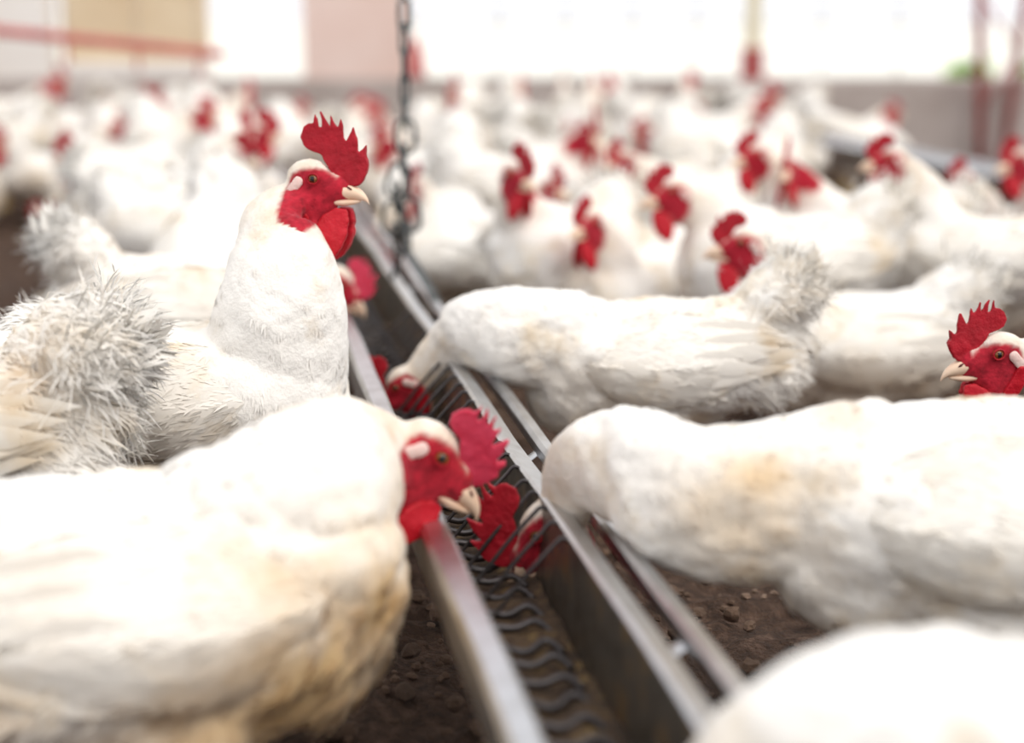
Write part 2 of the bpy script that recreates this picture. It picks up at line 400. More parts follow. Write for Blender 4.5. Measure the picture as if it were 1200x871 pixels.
def slab(outline, thick, voxel, sm, name, m, thick_fn=None):
    pts = np.array(outline); n = len(pts)
    bm = bmesh.new()
    vs = [bm.verts.new((x, -thick/2, z)) for x, z in pts]
    bm.faces.new(vs)
    bmesh.ops.triangulate(bm, faces=bm.faces[:])
    r = bmesh.ops.extrude_face_region(bm, geom=bm.faces[:])
    for e in r['geom']:
        if isinstance(e, bmesh.types.BMVert): e.co.y += thick
    bmesh.ops.recalc_face_normals(bm, faces=bm.faces[:])
    me0 = bpy.data.meshes.new('t'); bm.to_mesh(me0); bm.free()
    g = Geo(); g.add(get_v(me0), [tuple(p.vertices) for p in me0.polygons]); bpy.data.meshes.remove(me0)
    me = remesh(g, voxel, sm, name)
    v = get_v(me)
    if thick_fn is not None: v[:, 1] *= thick_fn(v)
    v += get_n(me)*(0.0004*vnoise(v, 260, 4)+0.0005*vnoise(v, 120, 8))[:, None]
    set_v(me, v); me.materials.append(m); smooth_shade(me)
    return me
def comb_t(v): return np.clip(1.5-(v[:, 2]+0.35*(0.03-v[:, 0]))/0.055, 0.55, 1.9)
def wat_t(v): return np.clip(0.75+(-v[:, 2]-0.03)/0.05*0.9, 0.6, 1.3)
HEADM = {}
for q, vx, sm in (('hi', 0.0010, 5), ('lo', 0.0022, 2)):
    HEADM[q] = dict(
        comb=slab(COMB_A, .0062, vx, sm, 'comb', M_COMB, comb_t), comb_b=slab(COMB_B, .0062, vx, sm, 'comb', M_COMB, comb_t),
        comb_p=slab(COMB_B, .0065, vx, sm, 'comb', M_COMB_PINK, comb_t),
        wattle=slab(WATTLE_O, .0085, vx*1.3, sm+2, 'wattle', M_WATTLE, wat_t), flap=slab(FLAP_O, .006, vx*1.3, sm, 'ear_flap', M_WATTLE))
def loft_beak(rows):
    V = []; n = 14; a = np.linspace(0, 2*math.pi, n, endpoint=False)
    for x, zt, zb, w in catmull(rows, 14):
        V.append(np.stack([np.full(n, x), np.cos(a)*w, (zt+zb)/2+np.sin(a)*(zt-zb)/2], 1))
    return np.concatenate(V)*0.01, ring_faces(14, n)
g = Geo(); g.add(*loft_beak([(1.6, -.5, -2.1, .9), (2.9, -.35, -2.22, 1.0), (4.1, -.68, -2.22, .76), (5.0, -1.3, -2.3, .48), (5.5, -1.95, -2.5, .24), (5.74, -2.62, -2.72, .05)])); UB = g.mesh('upper_beak', [M_BEAK])
g = Geo(); g.add(*loft_beak([(1.6, -2.1, -2.9, .8), (3.0, -2.1, -2.98, .80), (4.1, -2.15, -2.76, .50), (4.8, -2.25, -2.50, .16)])); LB_ = g.mesh('lower_beak', [M_BEAK])
v, f = ellipsoid((0, 0, 0), (.0058, .0050, .0058), nu=20, nv=14)
v2 = np.stack([v[:, 0], v[:, 2]*.9, -v[:, 1]], 1)              # pole axis along the side of the head
cen = np.array([np.mean(v2[list(q)], axis=0) for q in f])
EYE = new_mesh('eye', v2, f, [M_IRIS, M_PUPIL], midx=[1 if math.hypot(c[0], c[2]) < .0029 else 0 for c in cen])
a = np.linspace(0, 2*math.pi, 24, endpoint=False); V = []
for q in a:
    for b in np.linspace(0, 2*math.pi, 7, endpoint=False):
        rr = .0064+.0012*math.cos(b); V.append((rr*math.cos(q), .0012*math.sin(b), rr*.85*math.sin(q)))
ERING = new_mesh('eyelid', V, [(i*7+j, i*7+(j+1) % 7, ((i+1) % 24)*7+(j+1) % 7, ((i+1) % 24)*7+j) for i in range(24) for j in range(7)], [M_COMB])
g = Geo(); v_, f_ = ellipsoid((0, 0, 0), (.0072, .0026, .0100), nu=16, nv=11); v_[:, 0] += .0035*np.sin(v_[:, 2]*230)+.0009*vnoise(v_, 300, 3); v_[:, 1] *= 1+.4*vnoise(v_, 260, 9); g.add(v_, f_); LOBE = g.mesh('earlobe', [M_LOBE])
g = Geo(); g.add(*ellipsoid((0, 0, 0), (.0034, .0012, .0012), nu=8, nv=6)); NOS = g.mesh('nostril', [M_DARK])

def in_poly(x, z, poly):
    """signed distance: + inside"""
    ins = np.zeros(len(x), bool); dmin = np.full(len(x), 1e9); n = len(poly)
    for i in range(n):
        (x0, z0), (x1, z1) = poly[i], poly[(i+1) % n]
        c = ((z0 > z) != (z1 > z)); xi = (x1-x0)*(z-z0)/((z1-z0) if abs(z1-z0) > 1e-12 else 1e-12)+x0
        ins ^= c & (x < xi)
        t = np.clip(((x-x0)*(x1-x0)+(z-z0)*(z1-z0))/((x1-x0)**2+(z1-z0)**2), 0, 1)
        dmin = np.minimum(dmin, np.hypot(x-x0-t*(x1-x0), z-z0-t*(z1-z0)))
    return np.where(ins, dmin, -dmin)

def leaf(L, Wd, n=4, curl=0.1):
    """one vane: rows of 3 points, slightly cupped"""
    V = []; F = []
    for i in range(n+1):
        u = i/n; w = Wd/2*math.sin(math.pi*min(1, .12+u*.95))**.7*(1-u**6); zc_ = curl*L*u*u
        for s in (-1, 0, 1): V.append((L*u, s*w, zc_-abs(s)*w*.25))
    for i in range(n):
        for s in (0, 1):
            a_ = i*3+s; F.append((a_, a_+1, a_+4, a_+3))
    return np.array(V), F

TORSO = [(-.196, .268, .030, .030, .040), (-.185, .258, .062, .045, .070), (-.155, .243, .084, .056, .088), (-.10, .228, .099, .063, .098), (-.03, .220, .108, .066, .104),
         (.04, .218, .105, .068, .102), (.095, .222, .090, .066, .092), (.13, .228, .068, .056, .072), (.150, .232, .042, .036, .044)]

def set_tone(me, tone):
    at_ = me.attributes.new('tone', 'FLOAT_COLOR', 'POINT')
    at_.data.foreach_set('color', np.concatenate([tone, np.ones((len(tone), 1))], 1).astype(np.float32).ravel())

def fast_mesh(name, V, quads, tris, m, normals=None, tone=None):
    """mesh from arrays"""
    me = bpy.data.meshes.new(name)
    me.vertices.add(len(V)); me.vertices.foreach_set('co', V.astype(np.float32).ravel())
    nq, ntr = len(quads), len(tris)
    loops = np.concatenate([quads.ravel(), tris.ravel()]).astype(np.int32)
    me.loops.add(len(loops)); me.loops.foreach_set('vertex_index', loops)
    me.polygons.add(nq+ntr)
    start = np.concatenate([np.arange(nq)*4, nq*4+np.arange(ntr)*3]).astype(np.int32)
    me.polygons.foreach_set('loop_start', start)
    me.materials.append(m); me.update(calc_edges=True); me.validate()
    smooth_shade(me)
    if tone is not None: set_tone(me, tone)
    if normals is not None: me.normals_split_custom_set_from_vertices(normals.astype(np.float32))
    return me

def strands(p, n, t, L, wd, lift, curve, tone, m, name, shade_n=None):
    """soft tapering barbs lying on a surface: base p, surface normal n, lie direction t"""
    d = unit(t+n*lift[:, None]); s = unit(np.cross(n, d))
    w = wd[:, None]*s
    b = p-d*(L*.12)[:, None]-n*0.001
    mid = p+d*(L*.5)[:, None]+n*(curve*L*.5)[:, None]
    tip = p+unit(d+n*(curve*.6)[:, None]+np.array([0, 0, -.12]))*L[:, None]+n*(curve*L*.4)[:, None]
    N = len(p); V = np.empty((N, 5, 3)); V[:, 0] = b-w*.7; V[:, 1] = b+w*.7; V[:, 2] = mid+w; V[:, 3] = mid-w; V[:, 4] = tip
    base = np.arange(N)[:, None]*5
    q = base+np.array([3, 2, 1, 0]); tr_ = base+np.array([4, 2, 3])
    nn = np.repeat(unit((n if shade_n is None else shade_n)+.06*rng.standard_normal(n.shape)), 5, 0)
    return fast_mesh(name, V.reshape(-1, 3), q, tr_, m, nn, np.repeat(tone, 5, 0))

def make_hen(name, head, hf, pitch=0.0, squat=0.0, deep=1.0, q='hi', seed=0, comb='comb', comb_s=1.0, wat_s=1.0, neck_mid=None, neck_w=1.0, n_coat=15000,
             tail_up=0.6, hup=(0, 0, 1), voxel=None, dirt=0.3, fluff=1.0, comb_flop=0.0, neck_base=None, neck_x=.030, spots=(), lump_k=1.0):
    """a hen in its own frame: +X forward, feet on z=0. head = point between the eyes, hf = where the beak points"""
    root = bpy.data.objects.new(name, None); col.objects.link(root)
    head = np.asarray(head, float); hf = unit(hf); hl = unit(np.cross(hup, hf)); hu = np.cross(hf, hl)
    R = np.stack([hf, hl, hu], 1)                                   # head axes as columns
    Hm = Matrix.Translation(Vector(head)) @ Matrix(R.tolist()).to_4x4()
    def hd(p): return head+R@(np.asarray(p)*0.01)
    cp, sp = math.cos(pitch), math.sin(pitch)
    def body(p):
        p = np.asarray(p, float).reshape(-1, 3)-np.array([-.03, 0, .17])
        o = np.stack([p[:, 0]*cp+p[:, 2]*sp, p[:, 1], -p[:, 0]*sp+p[:, 2]*cp], 1)+np.array([-.03, 0, .17-squat]); return o
    # --- one continuous skin: trunk, neck, head, thighs, shanks and toes
    g = Geo(); tp = catmull(TORSO, 40)
    tv, tf = sweep(np.stack([tp[:, 0], 0*tp[:, 0], tp[:, 1]], 1), tp[:, 2], tp[:, 3], tp[:, 4]*deep, 28); g.add(body(tv), tf)
    v_, f_ = ellipsoid((.075, 0, .190), (.082, .088, .088)); g.add(body(v_), f_)
    ct, st = math.cos(tail_up), math.sin(tail_up)                     # fluffy cushion under the tail
    for yy_ in (-.026, .026, 0):
        Mt = np.array([[-ct, 0, st], [0, 1, 0], [st, 0, ct]])
        v_, f_ = ellipsoid((0, 0, 0), (.062, .040, .040), Mt); g.add(body(v_+np.array([-.160, yy_, .272+.012*(yy_ == 0)])+np.array([-ct, 0, st])*.022), f_)
    P0 = body((neck_x, 0, .226))[0]; Pe = hd((-1.7, 0, -1.5))
    if neck_mid is None:
        dv = unit(Pe-P0); Ln = np.linalg.norm(Pe-P0)
        t0 = unit(.75*dv+np.array([.75*cp, 0, .15])); t1 = unit(.85*dv+.55*hf)
        u = np.linspace(0, 1, 26)[:, None]; B1 = P0+t0*Ln*.38; B2 = Pe-t1*Ln*.36
        path = (1-u)**3*P0+3*u*(1-u)**2*B1+3*u*u*(1-u)*B2+u**3*Pe
    else:
        path = catmull([P0]+[np.asarray(k, float) for k in neck_mid]+[Pe], 26)
    nb = neck_base or (.086 if head[2] > .30 else .050)
    rr = np.interp(np.linspace(0, 1, 26), [0, .12, .26, .47, .7, .88, 1], [nb, max(.070, .95*nb), max(.067, .84*nb), .057, .044, .033, .026])*neck_w
    lat = np.interp(np.linspace(0, 1, 26), [0, .55, .8, 1], [.95, .86, .52, .42])
    g.add(*sweep(path, rr*lat, rr, rr*np.interp(np.linspace(0, 1, 26), [0, .7, 1], [1, 1, .75]), 24))
    for c, r_ in (((-.9, 0, .05), (2.6, 1.62, 2.0)), ((1.5, 0, -1.0), (2.5, 1.36, 1.75)), ((2.5, 0, -1.4), (1.5, 1.12, 1.30)), ((.2, 0, -2.7), (2.2, 1.35, 1.8)), ((-1.2, 0, -2.2), (2.2, 1.6, 2.4)), ((-.5, 0, -4.0), (2.1, 1.5, 2.1))):
        v_, f_ = ellipsoid((0, 0, 0), np.array(r_)*.01, R); g.add(v_+hd(c), f_)
    for sgn in (-1, 1):
        v_, f_ = ellipsoid((-.015, sgn*.058, .135), (.052, .042, .075)); v_ = body(v_); v_[:, 2] = np.maximum(v_[:, 2], .02); g.add(v_, f_)
        hock = np.array([-.045, sgn*.058, max(.085-squat, .02)]); foot = np.array([-.005, sgn*.060, .010])
        if squat < .06:
            g.add(*tube(np.linspace(hock, foot, 6), np.linspace(.0100, .0082, 6), 10))
            for an, Lt in ((0, .062), (.55, .055), (-.55, .055), (3.0, .03)):
                e = foot+np.array([math.cos(an)*Lt, math.sin(an)*Lt, -.003]); g.add(*tube(np.linspace(foot, e, 5), np.linspace(.0075, .0045, 5), 8))
    vx = voxel or (0.0036 if q == 'hi' else 0.0075)
    me = remesh(g, vx, 9 if q == 'hi' else 4, 'body')
    v = get_v(me); n = get_n(me)
    hl_ = (v-head)@R                                                # head-local coordinates
    near_head = np.linalg.norm(hl_-np.array([0, 0, -.01]), axis=1) < .075
    sd = np.where(near_head, in_poly(hl_[:, 0], hl_[:, 2], FACE), -1)
    red = sstep(-.0030, .0022, sd+.0010*vnoise(v, 300, seed+3))*near_head
    red = np.maximum(red, near_head*sstep(.022, .027, hl_[:, 0]))
    shank = sstep(.075-squat*.6, .055-squat*.6, v[:, 2])*(np.abs(np.abs(v[:, 1])-.058) < .05)*(1 if squat < .06 else 0)
    lump = (.0045*vnoise(v, 16, seed+11)+.0028*vnoise(v, 42, seed+12)+.0012*vnoise(v, 110, seed+17))
    far_h = sstep(.05, .12, np.linalg.norm(v-head, axis=1))
    back = sstep(-.05, -.17, v[:, 0])
    feath = (1-red)*(1-shank)
    v = v+n*(lump*lump_k*feath*(.2+.8*far_h)*(1+1.2*back*fluff))[:, None]
    v = v+n*(0.0012*vnoise(v, 420, 5)*red)[:, None]
    set_v(me, v)
    # colours of the animal itself: feathers browner towards the belly, bare face, shanks
    def plume_tone(v):
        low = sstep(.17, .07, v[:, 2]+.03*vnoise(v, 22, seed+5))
        stain = np.clip(low*dirt*1.6+.32*dirt*sstep(.25, .7, vnoise(v, 11, seed+9)), 0, .85)  # browner towards the bottom of the bird, plus random stained patches
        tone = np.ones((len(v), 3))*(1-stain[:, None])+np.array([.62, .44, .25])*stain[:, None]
        for sp_, r_s, k_s in spots:                                  # yellow-brown patches of this bird
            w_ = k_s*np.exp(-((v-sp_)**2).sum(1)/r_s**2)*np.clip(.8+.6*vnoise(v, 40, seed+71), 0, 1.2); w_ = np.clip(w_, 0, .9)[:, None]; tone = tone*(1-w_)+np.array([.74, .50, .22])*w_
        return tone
    tone = plume_tone(v)
    nk = sstep(.15, .04, np.linalg.norm(v-head, axis=1))*(.35*dirt+.55)*(.8+.4*vnoise(v, 120, seed+2)); tone = tone*(1-nk[:, None])+np.array([.78, .64, .49])*nk[:, None]
    rc = np.array([.44, .016, .036])*(1+.30*vnoise(v, 190, seed+21)+.25*vnoise(v, 480, seed+22))[:, None]
    tone = tone*(1-red[:, None])+rc*red[:, None]
    tone = tone*(1-shank[:, None])+np.array([.85, .62, .25])*shank[:, None]
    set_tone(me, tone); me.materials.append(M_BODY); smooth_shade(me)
    obj('body', me, root)
    # --- soft plumage
    nv = len(me.polygons); pv = np.empty(len(me.loops), dtype=np.int32); me.loops.foreach_get('vertex_index', pv)
    ls = np.empty(nv, dtype=np.int32); me.polygons.foreach_get('loop_start', ls); ar = np.empty(nv); me.polygons.foreach_get('area', ar)
    c4 = np.stack([pv[np.minimum(ls+k_, len(pv)-1)] for k_ in range(4)], 1)
    n = get_n(me); wgt = ar*(feath[c4].mean(1) > .97); wgt /= wgt.sum()
    pick = rng.choice(nv, n_coat, p=wgt); uu = rng.random((n_coat, 4)); uu /= uu.sum(1, keepdims=True)
    p = (v[c4[pick]]*uu[..., None]).sum(1); pn = unit((n[c4[pick]]*uu[..., None]).sum(1)); pt = (tone[c4[pick]]*uu[..., None]).sum(1)
    sp_path = np.concatenate([body(np.stack([tp[:, 0], 0*tp[:, 0], tp[:, 1]], 1))[:28], path])
    tang = np.concatenate([np.tile(body((-1, 0, -.18))[0]-body((0, 0, 0))[0], (28, 1)), -unit(np.gradient(path, axis=0))])
    best = np.zeros(n_coat, int)
    for c0 in range(0, n_coat, 4000):
        dd = ((p[c0:c0+4000, None]-sp_path[None])**2).sum(-1); best[c0:c0+4000] = dd.argmin(1)
    fl = unit(tang[best])+np.array([0, 0, -.25])
    rear = sstep(-.06, -.17, p[:, 0]); dh = np.linalg.norm(p-head, axis=1); nearh = sstep(.20, .06, dh)
    cl = vnoise(p, 34, seed+31); cl2 = vnoise(p, 60, seed+37)
    fl = fl+.22*np.stack([cl*0, cl, cl2*.8], 1)*(1-nearh*.7)[:, None]+.16*rng.standard_normal((n_coat, 3))*(1+rear)[:, None]
    t_ = unit(fl-pn*(fl*pn).sum(1, keepdims=True))
    Ls = (.0125+.010*rear*fluff-.007*nearh)*(1+.25*cl2+.25*rng.standard_normal(n_coat)).clip(.4, 1.8)
    wd = np.where(nearh > .4, .0006, .0014)*(1-.25*rear)*(1.0 if q == 'hi' else 2.0)
    lowf = sstep(.21, .11, p[:, 2]); Ls = Ls+.009*lowf*rng.random(n_coat)
    lift = (.02+.02*np.abs(cl)+.05*rear*fluff*rng.random(n_coat)+.09*lowf*rng.random(n_coat))*(1-.8*nearh)
    cm = strands(p, pn, t_, Ls, wd, lift, -.08*(1-rear)+.10*rng.random(n_coat)*rear, pt, M_COAT, 'plumage')
    tag(obj('plumage', cm, root), kind='stuff')
    # --- wings
    for sgn in (-1, 1):
        L_, F_ = [], []
        g = Geo(); wp = catmull([(.085, .240, .012, .012), (.06, .238, .040, .017), (.0, .236, .058, .021), (-.07, .240, .054, .019), (-.13, .250, .034, .013), (-.175, .262, .008, .004)], 18)
        yb = np.interp(wp[:, 0], [-.18, -.13, -.07, 0, .06, .09], [.060, .083, .101, .104, .088, .068])
        wpath = np.stack([wp[:, 0], sgn*yb, wp[:, 1]-.012], 1)
        wv, wf = sweep(wpath, wp[:, 3], wp[:, 2], wp[:, 2], 16)
        wv = wv.copy(); rel = (wv[:, 2]-np.repeat(wpath[:, 2], 16))                     # hug the flank
        wv[:, 1] -= sgn*(np.maximum(rel, 0)*.75+np.maximum(-rel, 0)*.06)
        wv += (.002*vnoise(wv, 40, seed+41))[:, None]*np.array([0, sgn, .3])
        g.add(wv, wf)
        for i in range(26):                                                       # overlapping vanes along the wing
            u = .45+.55*rng.random(); r0 = .9-1.8*((i % 6)/5.0)
            x = .06-.19*u; y0 = np.interp(x, wpath[::-1, 0], np.abs(wpath[::-1, 1])); hh = np.interp(x, wp[::-1, 0], wp[::-1, 2]); z0 = np.interp(x, wpath[::-1, 0], wpath[::-1, 2])
            lv, lf = leaf(.046+.035*u, .021, 4, -.04); rz = r0*.8*hh
            an = .18-.25*r0+.12*rng.standard_normal()
            lx = -lv[:, 0]*math.cos(an)-lv[:, 1]*math.sin(an)*.0; lz = lv[:, 1]*math.cos(an)+lv[:, 0]*math.sin(an)*.35
            yy = y0+np.interp(x, wp[::-1, 0], wp[::-1, 3])*(1-.5*abs(r0))-max(rz, 0)*.75-max(-rz, 0)*.06+lv[:, 2]*.6-lv[:, 0]*.12+.0012*rng.random()
            g.add(np.stack([x+lx, sgn*yy, z0+rz+lz], 1), lf)
        wm = new_mesh('wing', body(g.verts()), g.f, [M_COAT])
        nw = n_coat//5                                                            # soft barbs over the wing
        gv = wv.reshape(18, 16, 3); ri = rng.integers(0, 17, nw); ki = rng.integers(0, 16, nw); fu, fv = rng.random((2, nw, 1)); k2 = (ki+1) % 16
        wp0 = (gv[ri, ki]*(1-fv)+gv[ri, k2]*fv)*(1-fu)+(gv[ri+1, ki]*(1-fv)+gv[ri+1, k2]*fv)*fu
        wn = np.cross(gv[ri+1, ki]-gv[ri, ki], gv[ri, k2]-gv[ri, ki]); wn = unit(wn); wc = wpath[ri]; wn = np.where(((wp0-wc)*wn).sum(1, keepdims=True) < 0, -wn, wn)
        wp0 = body(wp0); wn = unit(body(wn)-body((0, 0, 0)))
        wfl = body((-1, 0, -.10))[0]-body((0, 0, 0))[0]+.22*rng.standard_normal((nw, 3))+.3*vnoise(wp0, 40, seed+61)[:, None]*np.array([0, 0, 1])
        wft = unit(wfl-wn*(wfl*wn).sum(1, keepdims=True))
        pm = strands(wp0+wn*.0012, wn, wft, .014*(1+.3*rng.standard_normal(nw)).clip(.4, 1.8), np.full(nw, .0014 if q == 'hi' else .0026), np.full(nw, .01), np.full(nw, -.08), plume_tone(wp0)*np.array([1, .985, .96]), M_COAT, 'wing_plumage')
        wt = plume_tone(get_v(wm))*np.array([1, .985, .96])
        set_tone(wm, wt); tag(obj('wing_plumage', pm, obj('wing', wm, root)), kind='stuff')
    # --- tail: short ragged vanes with loose down
    Vs, Fs = [], []; g = Geo()
    for i in range(84):
        lv, lf = leaf(.038+.026*rng.random()*fluff, .020+.012*rng.random(), 5, rng.normal(.06, .16))
        sx = rng.uniform(-1, 1); el = tail_up+rng.normal(0, .34); az = sx*.85+rng.normal(0, .12)
        tw = rng.normal(0, .28); M = Matrix.Rotation(math.pi+az, 3, 'Z') @ Matrix.Rotation(-el, 3, 'Y') @ Matrix.Rotation(tw+sx*.6, 3, 'X')
        base = np.array([-.160, sx*.052, .278-.02*abs(sx)])+np.array([-ct, 0, st])*(.030+.030*rng.random())
        lv[:, 1] += .004*np.sin(lv[:, 0]*90+i); g.add(body(lv@np.array(M).T+base), lf)
    tm = new_mesh('tail', g.verts(), g.f, [M_COAT]); set_tone(tm, np.ones((len(tm.vertices), 3))); tl = obj('tail', tm, root)
    nd_ = 1300 if q == 'hi' else 350
    az = rng.normal(0, .75, nd_); el = tail_up*.8+rng.normal(0, .5, nd_)
    dr = np.stack([-np.cos(el)*np.cos(az), np.cos(el)*np.sin(az), np.sin(el)], 1)
    pb = np.array([-.160, 0, .276])+np.array([-ct, 0, st])*.030+np.stack([0*az, az*.03, 0*az], 1)+.006*rng.standard_normal((nd_, 3))
    pb = body(pb+dr*(.036+.022*rng.random((nd_, 1))))
    cl = np.stack([vnoise(pb, 70, seed+k_) for k_ in (51, 52, 53)], 1); dr = unit(dr+.9*cl)
    side = unit(np.cross(dr, rng.standard_normal((nd_, 3)))); nrm = unit(np.cross(side, dr)); rad = unit(pb-body((-.10, 0, .235))[0]); nrm = np.where((nrm*rad).sum(1, keepdims=True) < 0, -nrm, nrm)
    dm = strands(pb, nrm, dr, (.008+.020*rng.random(nd_)**2*fluff), np.full(nd_, .0007 if q == 'hi' else .0016), np.zeros(nd_), .45*rng.standard_normal(nd_), np.ones((nd_, 3)), M_COAT, 'tail_down', rad)
    tag(obj('tail_down', dm, tl), kind='stuff')
    # --- head furniture
    hm = HEADM[q]
    S = lambda s: Matrix.Diagonal((s, s, s, 1))
    cs = Matrix.Translation((.018*(1-comb_s), 0, .014*(1-comb_s))) @ S(comb_s) @ Matrix.Rotation(comb_flop, 4, 'X')
    obj('comb', hm[comb], root, Hm @ cs)
    ub = obj('upper_beak', UB, root, Hm); obj('lower_beak', LB_, root, Hm)
    for sgn in (-1, 1):
        obj('wattle', hm['wattle'], root, Hm @ Matrix.Translation((.005 if sgn > 0 else .002, sgn*.0110, -.030)) @ Matrix.Rotation(sgn*.16, 4, 'X') @ Matrix.Rotation(-sgn*.2, 4, 'Z') @ S(wat_s) @ Matrix.Translation((0, 0, .030)))
        e = obj('eye', EYE, root, Hm @ Matrix.Translation((0, sgn*.0138, 0)) @ Matrix.Rotation(sgn*.12, 4, 'Z'))
        if q == 'hi':
            obj('eyelid', ERING, e, Matrix.Translation((0, sgn*.0028, 0)))
            obj('nostril', NOS, ub, Matrix.Translation((.0375, sgn*.0078, -.0095)) @ Matrix.Rotation(.5, 4, 'Y'))
            obj('ear_flap', hm['flap'], root, Hm @ Matrix.Translation((0, sgn*.0182, .0)) @ Matrix.Rotation(-sgn*.10, 4, 'X'))
        obj('earlobe', LOBE, root, Hm @ Matrix.Translation((-.0205, sgn*.0160, -.0078)))
    root['eye'] = [float(x) for x in head]
    return root

FLOCK = 'white hens of the barn flock'
hens_xy = []
def caps(x, y, yaw): return np.array([(x+d*math.cos(yaw), y+d*math.sin(yaw)) for d in (-.13, -.02, .09, .19)])
CAPS = []
def gap(x, y, yaw):
    c = caps(x, y, yaw); ds = [((c[:, None]-d[None])**2).sum(-1).min() for d in CAPS if abs(d[1][0]-x) < .7 and abs(d[1][1]-y) < .7]
    return math.sqrt(min(ds)) if ds else 9.0
def free(x, y, yaw, r=.168): return gap(x, y, yaw) > r
def place(o, x, y, yaw, label, scale=1.0):
    CAPS.append(caps(x, y, yaw))
    o.location = (x, y, 0.004); o.rotation_euler = (0, 0, yaw); o.scale = (scale,)*3
    tag(o, label, 'hen', FLOCK); hens_xy.append((x, y, yaw)); return o
def hero(x, y, yaw_deg, eye_w, fwd_w, label, up_w=(0, 0, 1), mids=None, s=1.0, spots=(), **kw):
    """hen standing at x, y; the eye point, beak direction and neck are given in the room and turned into the hen's own frame"""
    yaw = math.radians(yaw_deg); c, s_ = math.cos(yaw), math.sin(yaw)
    def loc(p): d = np.asarray(p, float)-np.array([x, y, .004]); return np.array([d[0]*c+d[1]*s_, -d[0]*s_+d[1]*c, d[2]])/s
    def vec(d): return np.array([d[0]*c+d[1]*s_, -d[0]*s_+d[1]*c, d[2]])
    o = make_hen('white_hen', loc(eye_w), vec(np.asarray(fwd_w, float)), hup=vec(np.asarray(up_w, float)), neck_mid=[loc(m_) for m_ in mids] if mids else None, spots=[(loc(p_), r_, k_) for p_, r_, k_ in spots], **kw)
    return place(o, x, y, yaw, label, s)

# foreground hens
hero(-.335, 1.63, -4, at(372, 208, 1.655), (1, -.16, -.02), 'tall white hen stretching its neck upright, big red comb, on the left of the trough', seed=1, n_coat=20000, dirt=.22,
     mids=[at(330, 345, 1.64), at(325, 292, 1.645), at(323, 252, 1.65)], neck_w=1.0, wat_s=1.12, tail_up=-.35, pitch=-.05, neck_base=.082, neck_x=.078)
hero(-.262, 1.125, 24, at(514, 531, 1.315), (.76, .16, -.62), 'white hen bending its head over the near lip of the trough, pink comb folded over', seed=2, n_coat=22000, dirt=.6, comb='comb_p', comb_s=.92, wat_s=.82,
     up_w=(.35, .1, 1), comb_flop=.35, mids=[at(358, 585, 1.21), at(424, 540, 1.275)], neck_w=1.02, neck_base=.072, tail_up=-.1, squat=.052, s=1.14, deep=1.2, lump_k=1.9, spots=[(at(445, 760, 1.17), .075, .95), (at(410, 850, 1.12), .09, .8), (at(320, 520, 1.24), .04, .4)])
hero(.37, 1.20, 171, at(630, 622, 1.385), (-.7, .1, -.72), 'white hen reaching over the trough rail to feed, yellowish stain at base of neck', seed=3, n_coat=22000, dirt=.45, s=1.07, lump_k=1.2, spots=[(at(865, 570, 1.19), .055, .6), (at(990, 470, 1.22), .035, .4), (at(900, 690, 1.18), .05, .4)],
     mids=[at(840, 588, 1.27), at(745, 552, 1.31), at(678, 560, 1.35)], comb_s=.85, neck_w=.93)
hero(.385, .78, 178, (.085, .79, .13), (-.7, .05, -.7), 'white hen beside the trough end with its back to the bare litter', seed=4, n_coat=16000, dirt=.2, comb_s=.8,
     mids=[(.21, .79, .225), (.135, .79, .195)], squat=.035)
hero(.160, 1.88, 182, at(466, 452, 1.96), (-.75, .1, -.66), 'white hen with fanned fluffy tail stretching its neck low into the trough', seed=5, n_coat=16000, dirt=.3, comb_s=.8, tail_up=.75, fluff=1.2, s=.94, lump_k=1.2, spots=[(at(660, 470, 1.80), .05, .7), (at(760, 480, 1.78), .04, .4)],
     mids=[at(620, 396, 1.89), at(565, 388, 1.91), at(532, 402, 1.93)])
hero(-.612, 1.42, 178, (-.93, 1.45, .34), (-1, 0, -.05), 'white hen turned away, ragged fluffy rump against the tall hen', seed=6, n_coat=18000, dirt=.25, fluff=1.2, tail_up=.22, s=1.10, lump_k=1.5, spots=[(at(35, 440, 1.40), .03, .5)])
hero(-.425, 2.14, 10, at(402, 332, 2.28), (.80, .02, -.6), 'white hen with raised ragged tail pecking at the far part of the trough', seed=7, n_coat=12000, dirt=.35, comb='comb_p', comb_s=.9, tail_up=.85, fluff=1.2)
hero(.76, 1.70, 176, at(1163, 412, 1.63), (-1, -.10, -.08), 'white hen looking over the back of the feeding hen, thin comb points', seed=8, n_coat=12000, comb='comb_b', dirt=.3, neck_w=.95)

# prototypes for the flock behind
PROTO = {}
PROTO['alert'] = make_hen('white_hen', (.150, 0, .395), (1, 0, -.03), q='lo', seed=21, n_coat=3500, comb='comb_b', comb_s=.85)
PROTO['turned'] = make_hen('white_hen', (.150, .01, .375), (.25, 1, -.05), q='lo', seed=22, n_coat=3500, comb='comb', comb_s=.85)
PROTO['relaxed'] = make_hen('white_hen', (.175, 0, .335), (1, .1, -.1), q='lo', seed=23, n_coat=3500, comb='comb_b', comb_s=.85)
PROTO['turned_right'] = make_hen('white_hen', (.150, -.01, .355), (.45, -1, -.1), q='lo', seed=24, n_coat=3500, comb='comb', comb_s=.9)
PROTO['peck'] = make_hen('white_hen', (.270, 0, .11), (.55, 0, -.85), q='lo', seed=25, n_coat=3500, pitch=.22, comb='comb_b')
PROTO['sitting'] = make_hen('white_hen', (.145, 0, .285), (1, -.15, -.05), q='lo', seed=26, n_coat=3500, squat=.085, comb='comb_b', comb_s=.85)
used = set()
def kids(o): return [c for c in col.objects if c.parent is o]
TREE = {k: [(c, kids(c)) for c in kids(o)] for k, o in PROTO.items()}
